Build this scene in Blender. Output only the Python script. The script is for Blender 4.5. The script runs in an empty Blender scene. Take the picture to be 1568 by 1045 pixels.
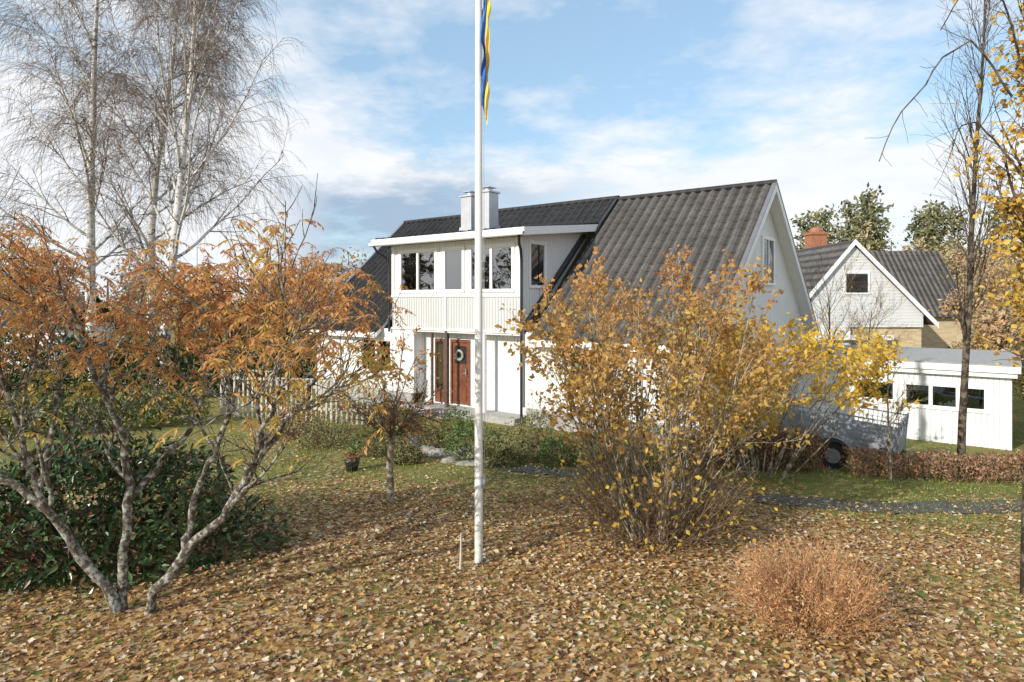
import bpy, math, numpy as np
from mathutils import Vector, Matrix
rng=np.random.default_rng(7)
scene=bpy.context.scene
COL=scene.collection
# ------------------------------------------------------------ node helpers
def newmat(name):
    m=bpy.data.materials.new(name); m.use_nodes=True
    nt=m.node_tree; nt.nodes.clear()
    out=nt.nodes.new('ShaderNodeOutputMaterial')
    return m,nt,out
class NT:
    def __init__(s,nt): s.nt=nt
    def n(s,t,**kw):
        nd=s.nt.nodes.new(t)
        for k,v in kw.items(): setattr(nd,k,v)
        return nd
    def put(s,sock,v):
        if isinstance(v,bpy.types.NodeSocket): s.nt.links.new(v,sock)
        elif v is not None:
            if hasattr(sock.default_value,'__len__') and not hasattr(v,'__len__'): v=(v,)*len(sock.default_value)
            if hasattr(v,'__len__') and len(v)==3 and len(sock.default_value)==4: v=tuple(v)+(1,)
            sock.default_value=v
    def m(s,op,a,b=None,c=None,clamp=False):
        nd=s.n('ShaderNodeMath',operation=op,use_clamp=clamp)
        s.put(nd.inputs[0],a)
        if b is not None: s.put(nd.inputs[1],b)
        if c is not None: s.put(nd.inputs[2],c)
        return nd.outputs[0]
    def mix(s,f,a,b,bt='MIX'):
        nd=s.n('ShaderNodeMix',data_type='RGBA',blend_type=bt)
        s.put(nd.inputs[0],f); s.put(nd.inputs[6],a); s.put(nd.inputs[7],b)
        return nd.outputs[2]
    def noise(s,vec,scale,detail=4,rough=.55,out=0):
        nd=s.n('ShaderNodeTexNoise'); 
        if vec is not None: s.nt.links.new(vec,nd.inputs['Vector'])
        nd.inputs['Scale'].default_value=scale; nd.inputs['Detail'].default_value=detail; nd.inputs['Roughness'].default_value=rough
        return nd.outputs[out]
    def ramp(s,f,stops,interp='LINEAR'):
        nd=s.n('ShaderNodeValToRGB'); cr=nd.color_ramp; cr.interpolation=interp
        while len(cr.elements)<len(stops): cr.elements.new(.5)
        for e,(p,c) in zip(cr.elements,stops):
            e.position=p
            if not hasattr(c,'__len__'): c=(c,c,c)
            e.color=tuple(c)+(1,)
        s.put(nd.inputs[0],f); return nd.outputs[0]
    def mapr(s,v,a,b,c=0,d=1):
        nd=s.n('ShaderNodeMapRange'); s.put(nd.inputs[0],v)
        for i,q in enumerate((a,b,c,d)): nd.inputs[i+1].default_value=q
        return nd.outputs[0]
    def bump(s,h,strength=.3,dist=.02,normal=None):
        nd=s.n('ShaderNodeBump'); nd.inputs['Strength'].default_value=strength; nd.inputs['Distance'].default_value=dist
        s.put(nd.inputs['Height'],h)
        if normal is not None: s.nt.links.new(normal,nd.inputs['Normal'])
        return nd.outputs[0]
def principled(T,out,col,rough=.6,normal=None,metal=0,spec=.5):
    b=T.n('ShaderNodeBsdfPrincipled'); T.put(b.inputs['Base Color'],col); T.put(b.inputs['Roughness'],rough)
    T.put(b.inputs['Metallic'],metal); T.put(b.inputs['Specular IOR Level'],spec)
    if normal is not None: T.nt.links.new(normal,b.inputs['Normal'])
    T.nt.links.new(b.outputs[0],out.inputs[0]); return b
def mat_simple(name,col,rough=.6,var=.15,scale=6,metal=0,bump=.15,spec=.5):
    m,nt,out=newmat(name); T=NT(nt)
    tc=T.n('ShaderNodeTexCoord').outputs['Object']
    nz=T.noise(tc,scale,4,.6)
    a=tuple(max(0,c*(1-var)) for c in col); b=tuple(min(1,c*(1+var)) for c in col)
    c=T.mix(T.ramp(nz,[(.3,0),(.7,1)]),a,b)
    nrm=T.bump(T.noise(tc,scale*9,2),bump,.01) if bump>.1 else None
    principled(T,out,c,rough,nrm,metal,spec); return m
def mat_siding(name,col,pitch=.14,vertical=True,dirt=.12):
    m,nt,out=newmat(name); T=NT(nt)
    tc=T.n('ShaderNodeTexCoord').outputs['Object']; sp=T.n('ShaderNodeSeparateXYZ'); nt.links.new(tc,sp.inputs[0])
    co=T.m('ADD',sp.outputs[0],sp.outputs[1]) if vertical else sp.outputs[2]
    q=T.m('DIVIDE',co,pitch); fr=T.m('FRACT',q)
    g=T.mapr(T.m('ABSOLUTE',T.m('SUBTRACT',fr,.5)),.40,.47,1,0)
    if not vertical: g=T.m('ADD',T.m('MULTIPLY',g,.5),T.m('MULTIPLY',fr,-.6))
    cell=T.n('ShaderNodeTexWhiteNoise',noise_dimensions='1D'); nt.links.new(T.m('FLOOR',q),cell.inputs['W'])
    nz=T.noise(tc,1.3,5,.65)
    dirtf=T.m('MULTIPLY',T.ramp(nz,[(.4,0),(.8,1)]),dirt*2)
    c=T.mix(T.m('MULTIPLY',cell.outputs[0],.10),col,tuple(x*.75 for x in col))
    c=T.mix(dirtf,c,tuple(x*.62 for x in (col[0],col[1]*.98,col[2]*.9)))
    c=T.mix(T.mapr(g,0,1,.42,0),c,tuple(x*.45 for x in col))
    principled(T,out,c,.55,T.bump(g,.8,.012)); return m
def mat_leaf(name,cols,transl=.35,clump=None,cscale=1.5,rough=.5,zgrad=None):
    m,nt,out=newmat(name); T=NT(nt)
    g=T.n('ShaderNodeNewGeometry')
    n=len(cols)
    c=T.ramp(g.outputs['Random Per Island'],[((i+.5)/n,c) for i,c in enumerate(cols)])
    if clump is not None:
        tc=T.n('ShaderNodeTexCoord').outputs['Object']
        nz=T.noise(tc,cscale,2)
        if zgrad:
            sp=T.n('ShaderNodeSeparateXYZ'); nt.links.new(tc,sp.inputs[0])
            nz=T.m('ADD',nz,T.mapr(sp.outputs[2],zgrad[0],zgrad[1],.16,-.16))
        c=T.mix(T.ramp(nz,[(.42,0),(.60,.8)]),c,clump)
    b=T.n('ShaderNodeBsdfPrincipled'); T.put(b.inputs['Base Color'],c); b.inputs['Roughness'].default_value=rough; b.inputs['Specular IOR Level'].default_value=.3
    if transl<.15:
        nt.links.new(b.outputs[0],out.inputs[0]); return m
    t=T.n('ShaderNodeBsdfTranslucent'); nt.links.new(c,t.inputs[0])
    mx=T.n('ShaderNodeMixShader'); mx.inputs[0].default_value=transl
    nt.links.new(b.outputs[0],mx.inputs[1]); nt.links.new(t.outputs[0],mx.inputs[2]); nt.links.new(mx.outputs[0],out.inputs[0]); return m
def mat_bark(name,dark,light,scale=6,thr=.5,zs=1.0,bump=True,sp_=.06):
    m,nt,out=newmat(name); T=NT(nt)
    tc=T.n('ShaderNodeTexCoord').outputs['Object']; mp=T.n('ShaderNodeMapping'); mp.inputs['Scale'].default_value=(1,1,zs); nt.links.new(tc,mp.inputs[0])
    nz=T.noise(mp.outputs[0],scale,5 if bump else 2,.65)
    c=T.mix(T.ramp(nz,[(thr-sp_,0),(thr+sp_,1)]),dark,light)
    if bump: principled(T,out,c,.85,T.bump(nz,.6,.02),0,.2)
    else:
        d=T.n('ShaderNodeBsdfDiffuse'); nt.links.new(c,d.inputs[0]); nt.links.new(d.outputs[0],out.inputs[0])
    return m
# ------------------------------------------------------------ mesh helpers
class MB:
    def __init__(s): s.v=[];s.f=[];s.mi=[];s.n=0
    def add(s,v,f,mi=0):
        v=np.asarray(v,dtype=np.float32).reshape(-1,3); f=np.asarray(f,dtype=np.int64).reshape(-1,4)
        s.v.append(v); s.f.append(f+s.n); s.mi.append(np.full(len(f),mi,np.int32)); s.n+=len(v)
    def obj(s,name,mats,smooth=False,parent=None,loc=None,rotz=0,smooth_mi=None):
        V=np.concatenate(s.v);F=np.concatenate(s.f);M=np.concatenate(s.mi)
        me=bpy.data.meshes.new(name); me.vertices.add(len(V)); me.vertices.foreach_set('co',V.ravel())
        me.loops.add(F.size); me.loops.foreach_set('vertex_index',F.ravel().astype(np.int32))
        me.polygons.add(len(F)); me.polygons.foreach_set('loop_start',np.arange(0,F.size,4,dtype=np.int32))
        try: me.polygons.foreach_set('loop_total',np.full(len(F),4,np.int32))
        except Exception: pass
        me.polygons.foreach_set('material_index',M)
        if smooth_mi is not None: me.polygons.foreach_set('use_smooth',np.isin(M,smooth_mi))
        else: me.polygons.foreach_set('use_smooth',np.full(len(F),smooth))
        for m in mats: me.materials.append(m)
        me.update(calc_edges=True)
        o=bpy.data.objects.new(name,me); COL.objects.link(o)
        if parent: o.parent=parent
        if loc is not None: o.location=loc
        o.rotation_euler=(0,0,rotz); return o
    def box(s,x0,x1,y0,y1,z0,z1,mi=0):
        v=[(x0,y0,z0),(x1,y0,z0),(x1,y1,z0),(x0,y1,z0),(x0,y0,z1),(x1,y0,z1),(x1,y1,z1),(x0,y1,z1)]
        s.add(v,[(0,3,2,1),(4,5,6,7),(0,1,5,4),(1,2,6,5),(2,3,7,6),(3,0,4,7)],mi)
    def prof(s,p,x0,x1,mi=0):
        v=[(x0,a,b) for a,b in p]+[(x1,a,b) for a,b in p]
        s.add(v,[(0,1,2,3),(7,6,5,4),(0,4,5,1),(1,5,6,2),(2,6,7,3),(3,7,4,0)],mi)
    def profy(s,p,y0,y1,mi=0):
        v=[(a,y0,b) for a,b in p]+[(a,y1,b) for a,b in p]
        s.add(v,[(0,1,2,3),(7,6,5,4),(0,4,5,1),(1,5,6,2),(2,6,7,3),(3,7,4,0)],mi)
    def tube(s,P,R,S=6,mi=0,cap=False):
        P=np.asarray(P,float); R=np.asarray(R,float)
        if P.ndim==2: P=P[None]; R=R[None]
        M,N,_=P.shape
        t=np.gradient(P,axis=1); t/=np.linalg.norm(t,axis=2,keepdims=True)+1e-9
        ref=np.array([.31,.52,.79]); 
        if abs((t.reshape(-1,3)@ref)).max()>.97 and M<5: ref=np.array([.9,-.4,.1])
        a=np.cross(t,ref); a/=np.linalg.norm(a,axis=2,keepdims=True)+1e-9; b=np.cross(t,a)
        an=np.arange(S)*2*np.pi/S
        V=P[:,:,None,:]+R[:,:,None,None]*(np.cos(an)[None,None,:,None]*a[:,:,None,:]+np.sin(an)[None,None,:,None]*b[:,:,None,:])
        idx=np.arange(M*N*S).reshape(M,N,S); nx=np.roll(idx,-1,axis=2)
        F=np.stack([idx[:,:-1],nx[:,:-1],nx[:,1:],idx[:,1:]],-1)
        s.add(V,F,mi)
    def disc(s,c,ax,r,w,S=20,mi=0):
        c=np.array(c,float);ax=np.array(ax,float)
        s.tube(np.array([c-ax*w/2,c-ax*w/2*1.0001,c+ax*w/2,c+ax*w/2*1.0001]),np.array([.001,r,r,.001]),S,mi)
    def kites(s,b,d,n,L,W,mi=0,fold=.12):
        d=d/(np.linalg.norm(d,axis=1,keepdims=True)+1e-9)
        sd=np.cross(d,n); sd/=np.linalg.norm(sd,axis=1,keepdims=True)+1e-9
        nn=np.cross(sd,d)
        L=np.broadcast_to(L,len(b))[:,None]; W=np.broadcast_to(W,len(b))[:,None]
        V=np.stack([b,b+d*L*.45+sd*W*.5+nn*W*fold,b+d*L,b+d*L*.45-sd*W*.5+nn*W*fold],1)
        s.add(V,np.arange(len(b)*4).reshape(-1,4),mi)
def rv(n): 
    v=rng.normal(size=(n,3)); return v/np.linalg.norm(v,axis=1,keepdims=True)
def grow(pos,d,L,n,wob,trop):
    M=len(pos); P=np.zeros((M,n,3)); P[:,0]=pos; step=(L/(n-1))[:,None]
    d=d/(np.linalg.norm(d,axis=1,keepdims=True)+1e-9)
    for j in range(1,n):
        d=d+wob*rng.normal(size=(M,3))+np.asarray(trop); d/=np.linalg.norm(d,axis=1,keepdims=True)
        P[:,j]=P[:,j-1]+d*step
    return P
def sprout(P,R,k,u0,u1,ang,asd,L,lsd,n,wob,trop,rr,rmin,shape=0.0,flat=0.0):
    M,N,_=P.shape
    u=(u0+(u1-u0)*((np.arange(k)[None]+rng.uniform(0,1,(M,k)))/k))
    f=u*(N-1); i=np.minimum(f.astype(int),N-2); w=(f-i)[...,None]; mi=np.arange(M)[:,None]
    A=P[mi,i];B=P[mi,i+1]; pos=A*(1-w)+B*w; t=B-A; t/=np.linalg.norm(t,axis=2,keepdims=True)+1e-9
    r=R[mi,i]*(1-w[...,0])+R[mi,i+1]*w[...,0]
    q=rng.normal(size=(M,k,3)); q[...,2]*=(1-flat); q-= (q*t).sum(2,keepdims=True)*t; q/=np.linalg.norm(q,axis=2,keepdims=True)+1e-9
    a=(ang+asd*rng.normal(size=(M,k)))[...,None]; d=np.cos(a)*t+np.sin(a)*q
    Lk=np.maximum(.15*L,L*(1+lsd*rng.normal(size=(M,k)))*(1-shape*u))
    pos=pos.reshape(-1,3);d=d.reshape(-1,3);Lk=Lk.ravel()
    Q=grow(pos,d,Lk,n,wob,trop)
    r0=np.maximum(r.ravel()*rr,rmin)[:,None]
    return Q,np.maximum(r0*(1-.75*np.linspace(0,1,n)[None]),rmin*.6)
def pts_on(P,k,u0=0.,u1=1.):
    M,N,_=P.shape; u=rng.uniform(u0,u1,(M,k)); f=u*(N-1); i=np.minimum(f.astype(int),N-2); w=(f-i)[...,None]; mi=np.arange(M)[:,None]
    return (P[mi,i]*(1-w)+P[mi,i+1]*w).reshape(-1,3)
def smooth(a): a=np.clip(a,0,1); return a*a*(3-2*a)
def resample(pts,n):
    pts=np.array(pts,float); d=np.r_[0,np.cumsum(np.linalg.norm(np.diff(pts,axis=0),axis=1))]
    u=np.linspace(0,d[-1],n); return np.stack([np.interp(u,d,pts[:,k]) for k in range(3)],1)
# ------------------------------------------------------------ terrain
def gz(x,y):
    x=np.asarray(x,float);y=np.asarray(y,float)
    return (-.2*smooth((y-11)/6)-.6*smooth((x-4.5)/5)*smooth((y-11.8)/4.5)
            +.03*np.sin(x*.9+y*.5)*np.cos(y*.7-x*.3)*smooth((11-y)/3))
def lit(x,y):
    "leaf-litter density 0..1"
    x=np.asarray(x,float);y=np.asarray(y,float)
    n=.5+.25*np.sin(x*1.7+1.3*np.sin(y*1.1))+.25*np.sin(y*2.3+1.7*np.sin(x*.8+1))
    n2=.5+.25*np.sin(x*4.1+2*np.sin(y*3.1))+.25*np.sin(y*5.3+1.7*np.sin(x*2.8+1))
    d=1.14-.66*smooth((y-8.6)/5.0)
    d-=.34*smooth((x-3.6)/2.0)*smooth((y-8.8)/2.0)
    d-=.20*smooth((x-4.0)/1.5)*smooth((8.4-y)/1.)
    d+=.5*np.exp(-(((x-2.3)/2.2)**2+((y-10)/1.6)**2))
    d+=.35*np.exp(-(((x+2)/1.3)**2+((y-11)/1.2)**2))
    d-=.28*(1-n)+.20*(1-n2)
    return np.clip(d,.07,1)
# ------------------------------------------------------------ materials
def M_ground():
    m,nt,out=newmat('lawn_with_litter'); T=NT(nt)
    tc=T.n('ShaderNodeTexCoord').outputs['Object']; at=T.n('ShaderNodeAttribute',attribute_name='litter').outputs['Fac']
    v=T.n('ShaderNodeTexVoronoi'); nt.links.new(tc,v.inputs['Vector']); v.inputs['Scale'].default_value=17
    sp=T.n('ShaderNodeSeparateColor'); nt.links.new(v.outputs['Color'],sp.inputs[0])
    leafc=T.ramp(sp.outputs[0],[(0,(.12,.06,.028)),(.3,(.26,.135,.05)),(.55,(.40,.23,.09)),(.8,(.48,.31,.12)),(1,(.48,.38,.25))])
    nz=T.noise(tc,.9,5,.6); nf=T.noise(tc,45,3,.7); nm=T.noise(tc,6,3)
    grass=T.mix(T.ramp(nf,[(.3,0),(.7,1)]),(.06,.085,.015),(.19,.23,.045))
    grass=T.mix(T.ramp(nz,[(.4,0),(.68,.6)]),grass,(.30,.26,.09))
    grass=T.mix(T.ramp(nm,[(.5,0),(.72,.6)]),grass,(.18,.13,.05))
    sel=T.m('GREATER_THAN',T.m('ADD',T.m('MULTIPLY',at,.88),.07),sp.outputs[1])
    c=T.mix(sel,grass,leafc)
    h=T.m('ADD',T.m('MULTIPLY',sp.outputs[2],sel),T.m('MULTIPLY',nf,.6))
    principled(T,out,c,.85,T.bump(h,.5,.02),0,.2); return m
LAWN=M_ground()
WHITE=mat_siding('white_vertical_siding',(.78,.785,.78),.14)
WHITEH=mat_siding('white_horizontal_siding',(.85,.85,.84),.16,False)
CREAM=mat_siding('cream_ribbed_panel',(.64,.65,.63),.115)
TRIM=mat_simple('white_trim_paint',(.84,.84,.83),.45,.04,5,bump=.05)
DARKTRIM=mat_simple('black_sheet_metal',(.025,.026,.03),.35,.2,4,bump=.05)
RP=.33
def M_roof(name,a,b_,k):
    m,nt,out=newmat(name); T=NT(nt)
    tc=T.n('ShaderNodeTexCoord').outputs['Object']
    nz=T.noise(tc,1.2,5,.7); n2=T.noise(tc,14,3)
    v=T.n('ShaderNodeTexVoronoi'); nt.links.new(tc,v.inputs['Vector']); v.inputs['Scale'].default_value=3.4
    c=T.mix(T.ramp(nz,[(.35,0),(.7,1)]),a,b_)
    c=T.mix(T.m('MULTIPLY',v.outputs['Color'],.25*k),c,(.12,.11,.10))
    c=T.mix(T.ramp(n2,[(.58,0),(.75,.45*k)]),c,(.17,.165,.13))
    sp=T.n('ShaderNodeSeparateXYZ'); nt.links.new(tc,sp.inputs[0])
    fr=T.m('FRACT',T.m('DIVIDE',sp.outputs[0],RP))   # groove shade painted into the colour of the pans between the rolls
    pan_shade=T.m('MULTIPLY',T.mapr(fr,.42,.55,0,1),T.mapr(fr,.99,.85,0,1))
    c=T.mix(T.m('MULTIPLY',pan_shade,.72),c,(.018,.017,.016))
    principled(T,out,c,.6,None,0,.3); return m
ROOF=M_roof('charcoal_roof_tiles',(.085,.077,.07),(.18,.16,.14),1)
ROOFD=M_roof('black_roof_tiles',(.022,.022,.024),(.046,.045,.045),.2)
def M_glass():
    m,nt,out=newmat('window_glass'); T=NT(nt)
    tr=T.n('ShaderNodeBsdfTransparent'); tr.inputs[0].default_value=(.75,.8,.8,1); gl=T.n('ShaderNodeBsdfGlossy'); gl.inputs['Roughness'].default_value=.02
    fr=T.n('ShaderNodeFresnel'); fr.inputs[0].default_value=1.6
    tc=T.n('ShaderNodeTexCoord').outputs['Object']; bp=T.bump(T.noise(tc,1.2,2),.06,.05); nt.links.new(bp,gl.inputs['Normal'])
    mx=T.n('ShaderNodeMixShader'); nt.links.new(T.m('ADD',T.m('MULTIPLY',fr.outputs[0],1.3),.30,clamp=True),mx.inputs[0])
    nt.links.new(tr.outputs[0],mx.inputs[1]); nt.links.new(gl.outputs[0],mx.inputs[2]); nt.links.new(mx.outputs[0],out.inputs[0]); return m
GLASS=M_glass()
INT=mat_simple('dark_room',(.02,.018,.016),.9,.5,3)
CURT=mat_siding('curtain_cloth',(.6,.58,.55),.07)
DOORM=mat_simple('reddish_wood',(.17,.06,.03),.4,.35,7)
BROWN=mat_simple('dark_brown_wood',(.09,.06,.045),.6,.3,7)
GALV=mat_simple('galvanised_steel',(.32,.34,.36),.5,.22,6,metal=.3)
STEEL=mat_simple('painted_steel_chimney',(.50,.52,.54),.38,.10,3,metal=.35)
CONC=mat_simple('concrete_plinth',(.36,.35,.33),.85,.2,8,bump=.4)
STONE=mat_simple('natural_stone',(.30,.27,.23),.9,.4,5,bump=.7)
ASPH=mat_simple('asphalt_path',(.10,.095,.085),.85,.4,14,bump=.6)
RUBBER=mat_simple('tyre_rubber',(.02,.02,.02),.7,.2,9)
POTM=mat_simple('dark_glazed_pot',(.03,.035,.04),.3,.2,9)
FENCEM=mat_simple('weathered_fence_wood',(.50,.46,.38),.8,.25,6,bump=.4)
def M_pole():
    m,nt,out=newmat('flagpole_paint'); T=NT(nt)
    tc=T.n('ShaderNodeTexCoord').outputs['Object']; mp=T.n('ShaderNodeMapping'); mp.inputs['Scale'].default_value=(6,6,1.2); nt.links.new(tc,mp.inputs[0])
    nz=T.noise(mp.outputs[0],2,7,.7)
    c=T.mix(T.ramp(nz,[(.5,0),(.75,.8)]),(.80,.80,.77),(.52,.53,.45))
    sp=T.n('ShaderNodeSeparateXYZ'); nt.links.new(tc,sp.inputs[0])
    c=T.mix(T.m('MULTIPLY',T.mapr(sp.outputs[2],0,1.1,.75,0),T.ramp(T.noise(tc,14,5),[(.35,0),(.6,1)])),c,(.33,.35,.25))
    principled(T,out,c,.4,T.bump(nz,.1,.01)); return m
POLE=M_pole()
def M_brick():
    m,nt,out=newmat('yellow_brick'); T=NT(nt)
    tc=T.n('ShaderNodeTexCoord').outputs['Object']; mp=T.n('ShaderNodeMapping'); mp.inputs['Rotation'].default_value=(math.radians(90),0,0); nt.links.new(tc,mp.inputs[0])
    b=T.n('ShaderNodeTexBrick'); nt.links.new(mp.outputs[0],b.inputs[0]); b.inputs['Scale'].default_value=1.0
    b.inputs['Color1'].default_value=(.66,.50,.26,1); b.inputs['Color2'].default_value=(.50,.35,.17,1); b.inputs['Mortar'].default_value=(.5,.48,.42,1)
    b.inputs['Brick Width'].default_value=.3; b.inputs['Row Height'].default_value=.1; b.inputs['Mortar Size'].default_value=.012
    principled(T,out,b.outputs[0],.85,T.bump(b.outputs[1],-.4,.01)); return m
YBRICK=M_brick()
RBRICK=mat_simple('red_brick_chimney',(.36,.15,.08),.85,.3,12,bump=.5)
LICHEN=mat_bark('lichen_bark',(.085,.065,.05),(.42,.43,.36),15,.545,1.0,True,.08)
BIRCHB=mat_bark('birch_bark',(.08,.07,.06),(.70,.68,.64),5,.43,1.6)
TWIG=mat_bark('birch_twigs',(.17,.13,.105),(.29,.235,.19),2,.5,1,False)
GREYBARK=mat_bark('grey_shrub_bark',(.16,.135,.09),(.40,.36,.27),8,.5,1,False)
DKBARK=mat_bark('dark_bark',(.045,.034,.025),(.17,.14,.10),8,.52)
BROWNTW=mat_bark('brown_twigs',(.13,.085,.055),(.26,.19,.125),6,.5,1,False)
# ------------------------------------------------------------ ground sheet
xs=np.unique(np.concatenate([np.linspace(-700,-60,14),np.linspace(-60,-16,40),np.arange(-16,18,.22),np.linspace(18,60,40),np.linspace(60,700,14)]))
ys=np.unique(np.concatenate([np.linspace(-500,-20,10),np.linspace(-20,1,20),np.arange(1,26,.22),np.linspace(26,70,40),np.linspace(70,900,14)]))
X,Y=np.meshgrid(xs,ys); Z=gz(X,Y)
b=MB(); nx,ny=len(xs),len(ys); idx=np.arange(nx*ny).reshape(ny,nx)
b.add(np.stack([X,Y,Z],-1),np.stack([idx[:-1,:-1],idx[:-1,1:],idx[1:,1:],idx[1:,:-1]],-1))
g=b.obj('ground',[LAWN],smooth=True)
at=g.data.attributes.new('litter','FLOAT','POINT'); at.data.foreach_set('value',lit(X,Y).ravel().astype(np.float32))
def ribbon(name,cl,w,mat,off):
    cl=resample([(a,c,0) for a,c in cl],140); N=140; t=np.gradient(cl,axis=0); t/=np.linalg.norm(t,axis=1,keepdims=True)
    nrm=np.stack([-t[:,1],t[:,0]],1); K=9; bb=MB(); G=[]
    for k in range(K):
        o=(k/(K-1)-.5)*w*(1+.12*np.sin(np.arange(N)*.7+k)+rng.normal(0,.05,N))
        p=cl[:,:2]+nrm*o[:,None]; G.append(np.c_[p,gz(p[:,0],p[:,1])+off])
    G=np.stack(G,1); id=np.arange(N*K).reshape(N,K)
    bb.add(G,np.stack([id[:-1,:-1],id[1:,:-1],id[1:,1:],id[:-1,1:]],-1)); return bb.obj(name,[mat],smooth=True)
ribbon('garden_path',[(26,12.6),(16,11.6),(10,10.95),(6.5,10.75),(4.6,11.2),(3.0,12.2),(1.2,13.1),(-.6,14.0),(-2,15.4),(-2.6,17.6)],.62,ASPH,.012)
FALLEN=mat_leaf('fallen_leaves_colour',[(.13,.06,.032),(.29,.14,.05),(.40,.225,.085),(.55,.37,.11),(.58,.45,.28),(.21,.11,.06),(.48,.27,.09),(.64,.56,.43),(.36,.25,.145)],.1,rough=.5)
K=150000
px=rng.uniform(-10,15,K); py=rng.uniform(1.6,17.5,K)
keep=(rng.uniform(0,1,K)<lit(px,py)**1.2*np.clip(1.25-(py-6)*.05,.35,1))&(np.abs(px)<py*.95+2)
px,py=px[keep],py[keep]; n=len(px)
pos=np.c_[px,py,gz(px,py)+rng.uniform(.008,.035,n)]
th=rng.uniform(0,2*np.pi,n); d=np.c_[np.cos(th),np.sin(th),rng.normal(0,.2,n)]
nn=np.c_[rng.normal(0,.36,n),rng.normal(0,.36,n),np.ones(n)]
sz=rng.uniform(.035,.085,n); b=MB(); b.kites(pos,d,nn,sz,sz*rng.uniform(.55,.95,n),0,.2)
b.obj('fallen_leaves',[FALLEN])
GRASS=mat_leaf('grass_blade_colour',[(.09,.14,.025),(.15,.22,.035),(.22,.27,.05),(.32,.30,.11)],.1)
K=130000
px=rng.uniform(-10,15,K); py=rng.uniform(2.5,16.5,K)
keep=(rng.uniform(0,1,K)<(1.02-lit(px,py))**.9)&(np.abs(px)<py*.95+1.5)&(rng.uniform(0,1,K)<.85)
px,py=px[keep],py[keep]; n=len(px); pos=np.c_[px,py,gz(px,py)]
d=np.c_[rng.normal(0,.5,(n,2)),np.ones(n)]; b=MB(); b.kites(pos,d,rv(n),rng.uniform(.03,.075,n),.011,0,0)
b.obj('grass',[GRASS])
# ------------------------------------------------------------ house
ANG=math.atan2(-.613,.79)
house=bpy.data.objects.new('white_house',None); COL.objects.link(house); house.location=(4.92,15.4,0); house.rotation_euler=(0,0,ANG)
Lh=16.3; W2=4.97; EZ=2.65; RZ=7.0; SL=(RZ-EZ)/W2
def tiles(mb,x0,x1,y0,z0,y1,z1,pitch=RP,course=.36,amp=.06,step=.016):
    nxx=int(abs(x1-x0)/pitch*10); u=np.linspace(x0,x1,nxx+1)
    L=math.hypot(y1-y0,z1-z0); nr=max(2,int(L/course)); dy,dz=(y1-y0)/L,(z1-z0)/L; ny_,nz_=-dz,dy
    if nz_<0: ny_,nz_=-ny_,-nz_
    ph=(u/pitch)%1.0; prof=amp*np.where(ph<.42,np.clip(np.sin(ph/.42*np.pi),0,1)**.7,-.12*np.sin((ph-.42)/.58*np.pi))
    rows=[]
    for r in range(nr):
        for e,h in ((0,step),(1,.0)):
            s=L*(r+e)/nr; H=h+prof
            rows.append(np.stack([u,y0+dy*s+ny_*H,z0+dz*s+nz_*H],1))
    R=np.stack(rows); id=np.arange(R.shape[0]*R.shape[1]).reshape(R.shape[:2])
    mb.add(R,np.stack([id[:-1,:-1],id[:-1,1:],id[1:,1:],id[1:,:-1]],-1))
fe=EZ-.35*SL+.02
DS=.107; dz_=lambda y:5.56+DS*(y+.5)
YM=3.86; ZM=EZ+SL*YM
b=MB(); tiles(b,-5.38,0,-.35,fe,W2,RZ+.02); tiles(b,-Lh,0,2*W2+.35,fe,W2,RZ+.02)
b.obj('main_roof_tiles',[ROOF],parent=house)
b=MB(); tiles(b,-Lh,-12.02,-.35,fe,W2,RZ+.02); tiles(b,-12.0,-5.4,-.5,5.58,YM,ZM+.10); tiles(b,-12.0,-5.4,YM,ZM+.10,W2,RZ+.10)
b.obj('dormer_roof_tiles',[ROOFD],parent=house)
b=MB()
for xa,xc in ((-Lh+.02,-12.0),(-5.4,-.02)): b.prof([(-.34,EZ-.34*SL-.14),(W2,RZ-.14),(W2,RZ),(-.34,EZ-.34*SL)],xa,xc)
b.prof([(2*W2+.34,EZ-.34*SL-.14),(2*W2+.34,EZ-.34*SL),(W2,RZ),(W2,RZ-.14)],-Lh+.02,-.02)
b.prof([(-.48,dz_(-.5)-.16),(YM,dz_(YM)-.16),(YM,dz_(YM)-.03),(-.48,dz_(-.5)-.03)],-11.98,-5.42)
b.obj('roof_deck',[TRIM],parent=house)
b=MB(); b.tube(np.array([[-Lh,W2,RZ+.05],[-12.0,W2,RZ+.05]]),np.array([.09,.09]),8); b.tube(np.array([[-12.05,W2,RZ+.11],[-5.3,W2,RZ+.11]]),np.array([.09,.09]),8); b.tube(np.array([[-5.3,W2,RZ+.06],[0.02,W2,RZ+.06]]),np.array([.09,.09]),8)
b.obj('ridge_tiles',[ROOFD],smooth=True,parent=house)
b=MB()
for xx in (-.01,-Lh-.02):
    b.prof([(-.40,EZ-.40*SL-.20),(W2,RZ-.20),(W2,RZ+.06),(-.40,EZ-.40*SL+.06)],xx,xx+.035)
    b.prof([(2*W2+.40,EZ-.40*SL-.20),(2*W2+.40,EZ-.40*SL+.06),(W2,RZ+.06),(W2,RZ-.20)],xx,xx+.035)
b.box(-12.03,-5.37,-.54,-.485,5.36,5.60)
for xx in (-5.42,-12.02): b.prof([(-.48,dz_(-.48)-.19),(YM-.1,dz_(YM)-.19),(YM-.1,dz_(YM)+.05),(-.48,dz_(-.48)+.045)],xx,xx+.04)
b.box(-Lh,-12.05,-.40,-.365,EZ-.34*SL-.17,EZ-.34*SL+.0)
b.box(-5.35,0,-.40,-.365,EZ-.34*SL-.17,EZ-.34*SL+.0)
b.obj('fascia_boards',[TRIM],parent=house)
b=MB()
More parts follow.
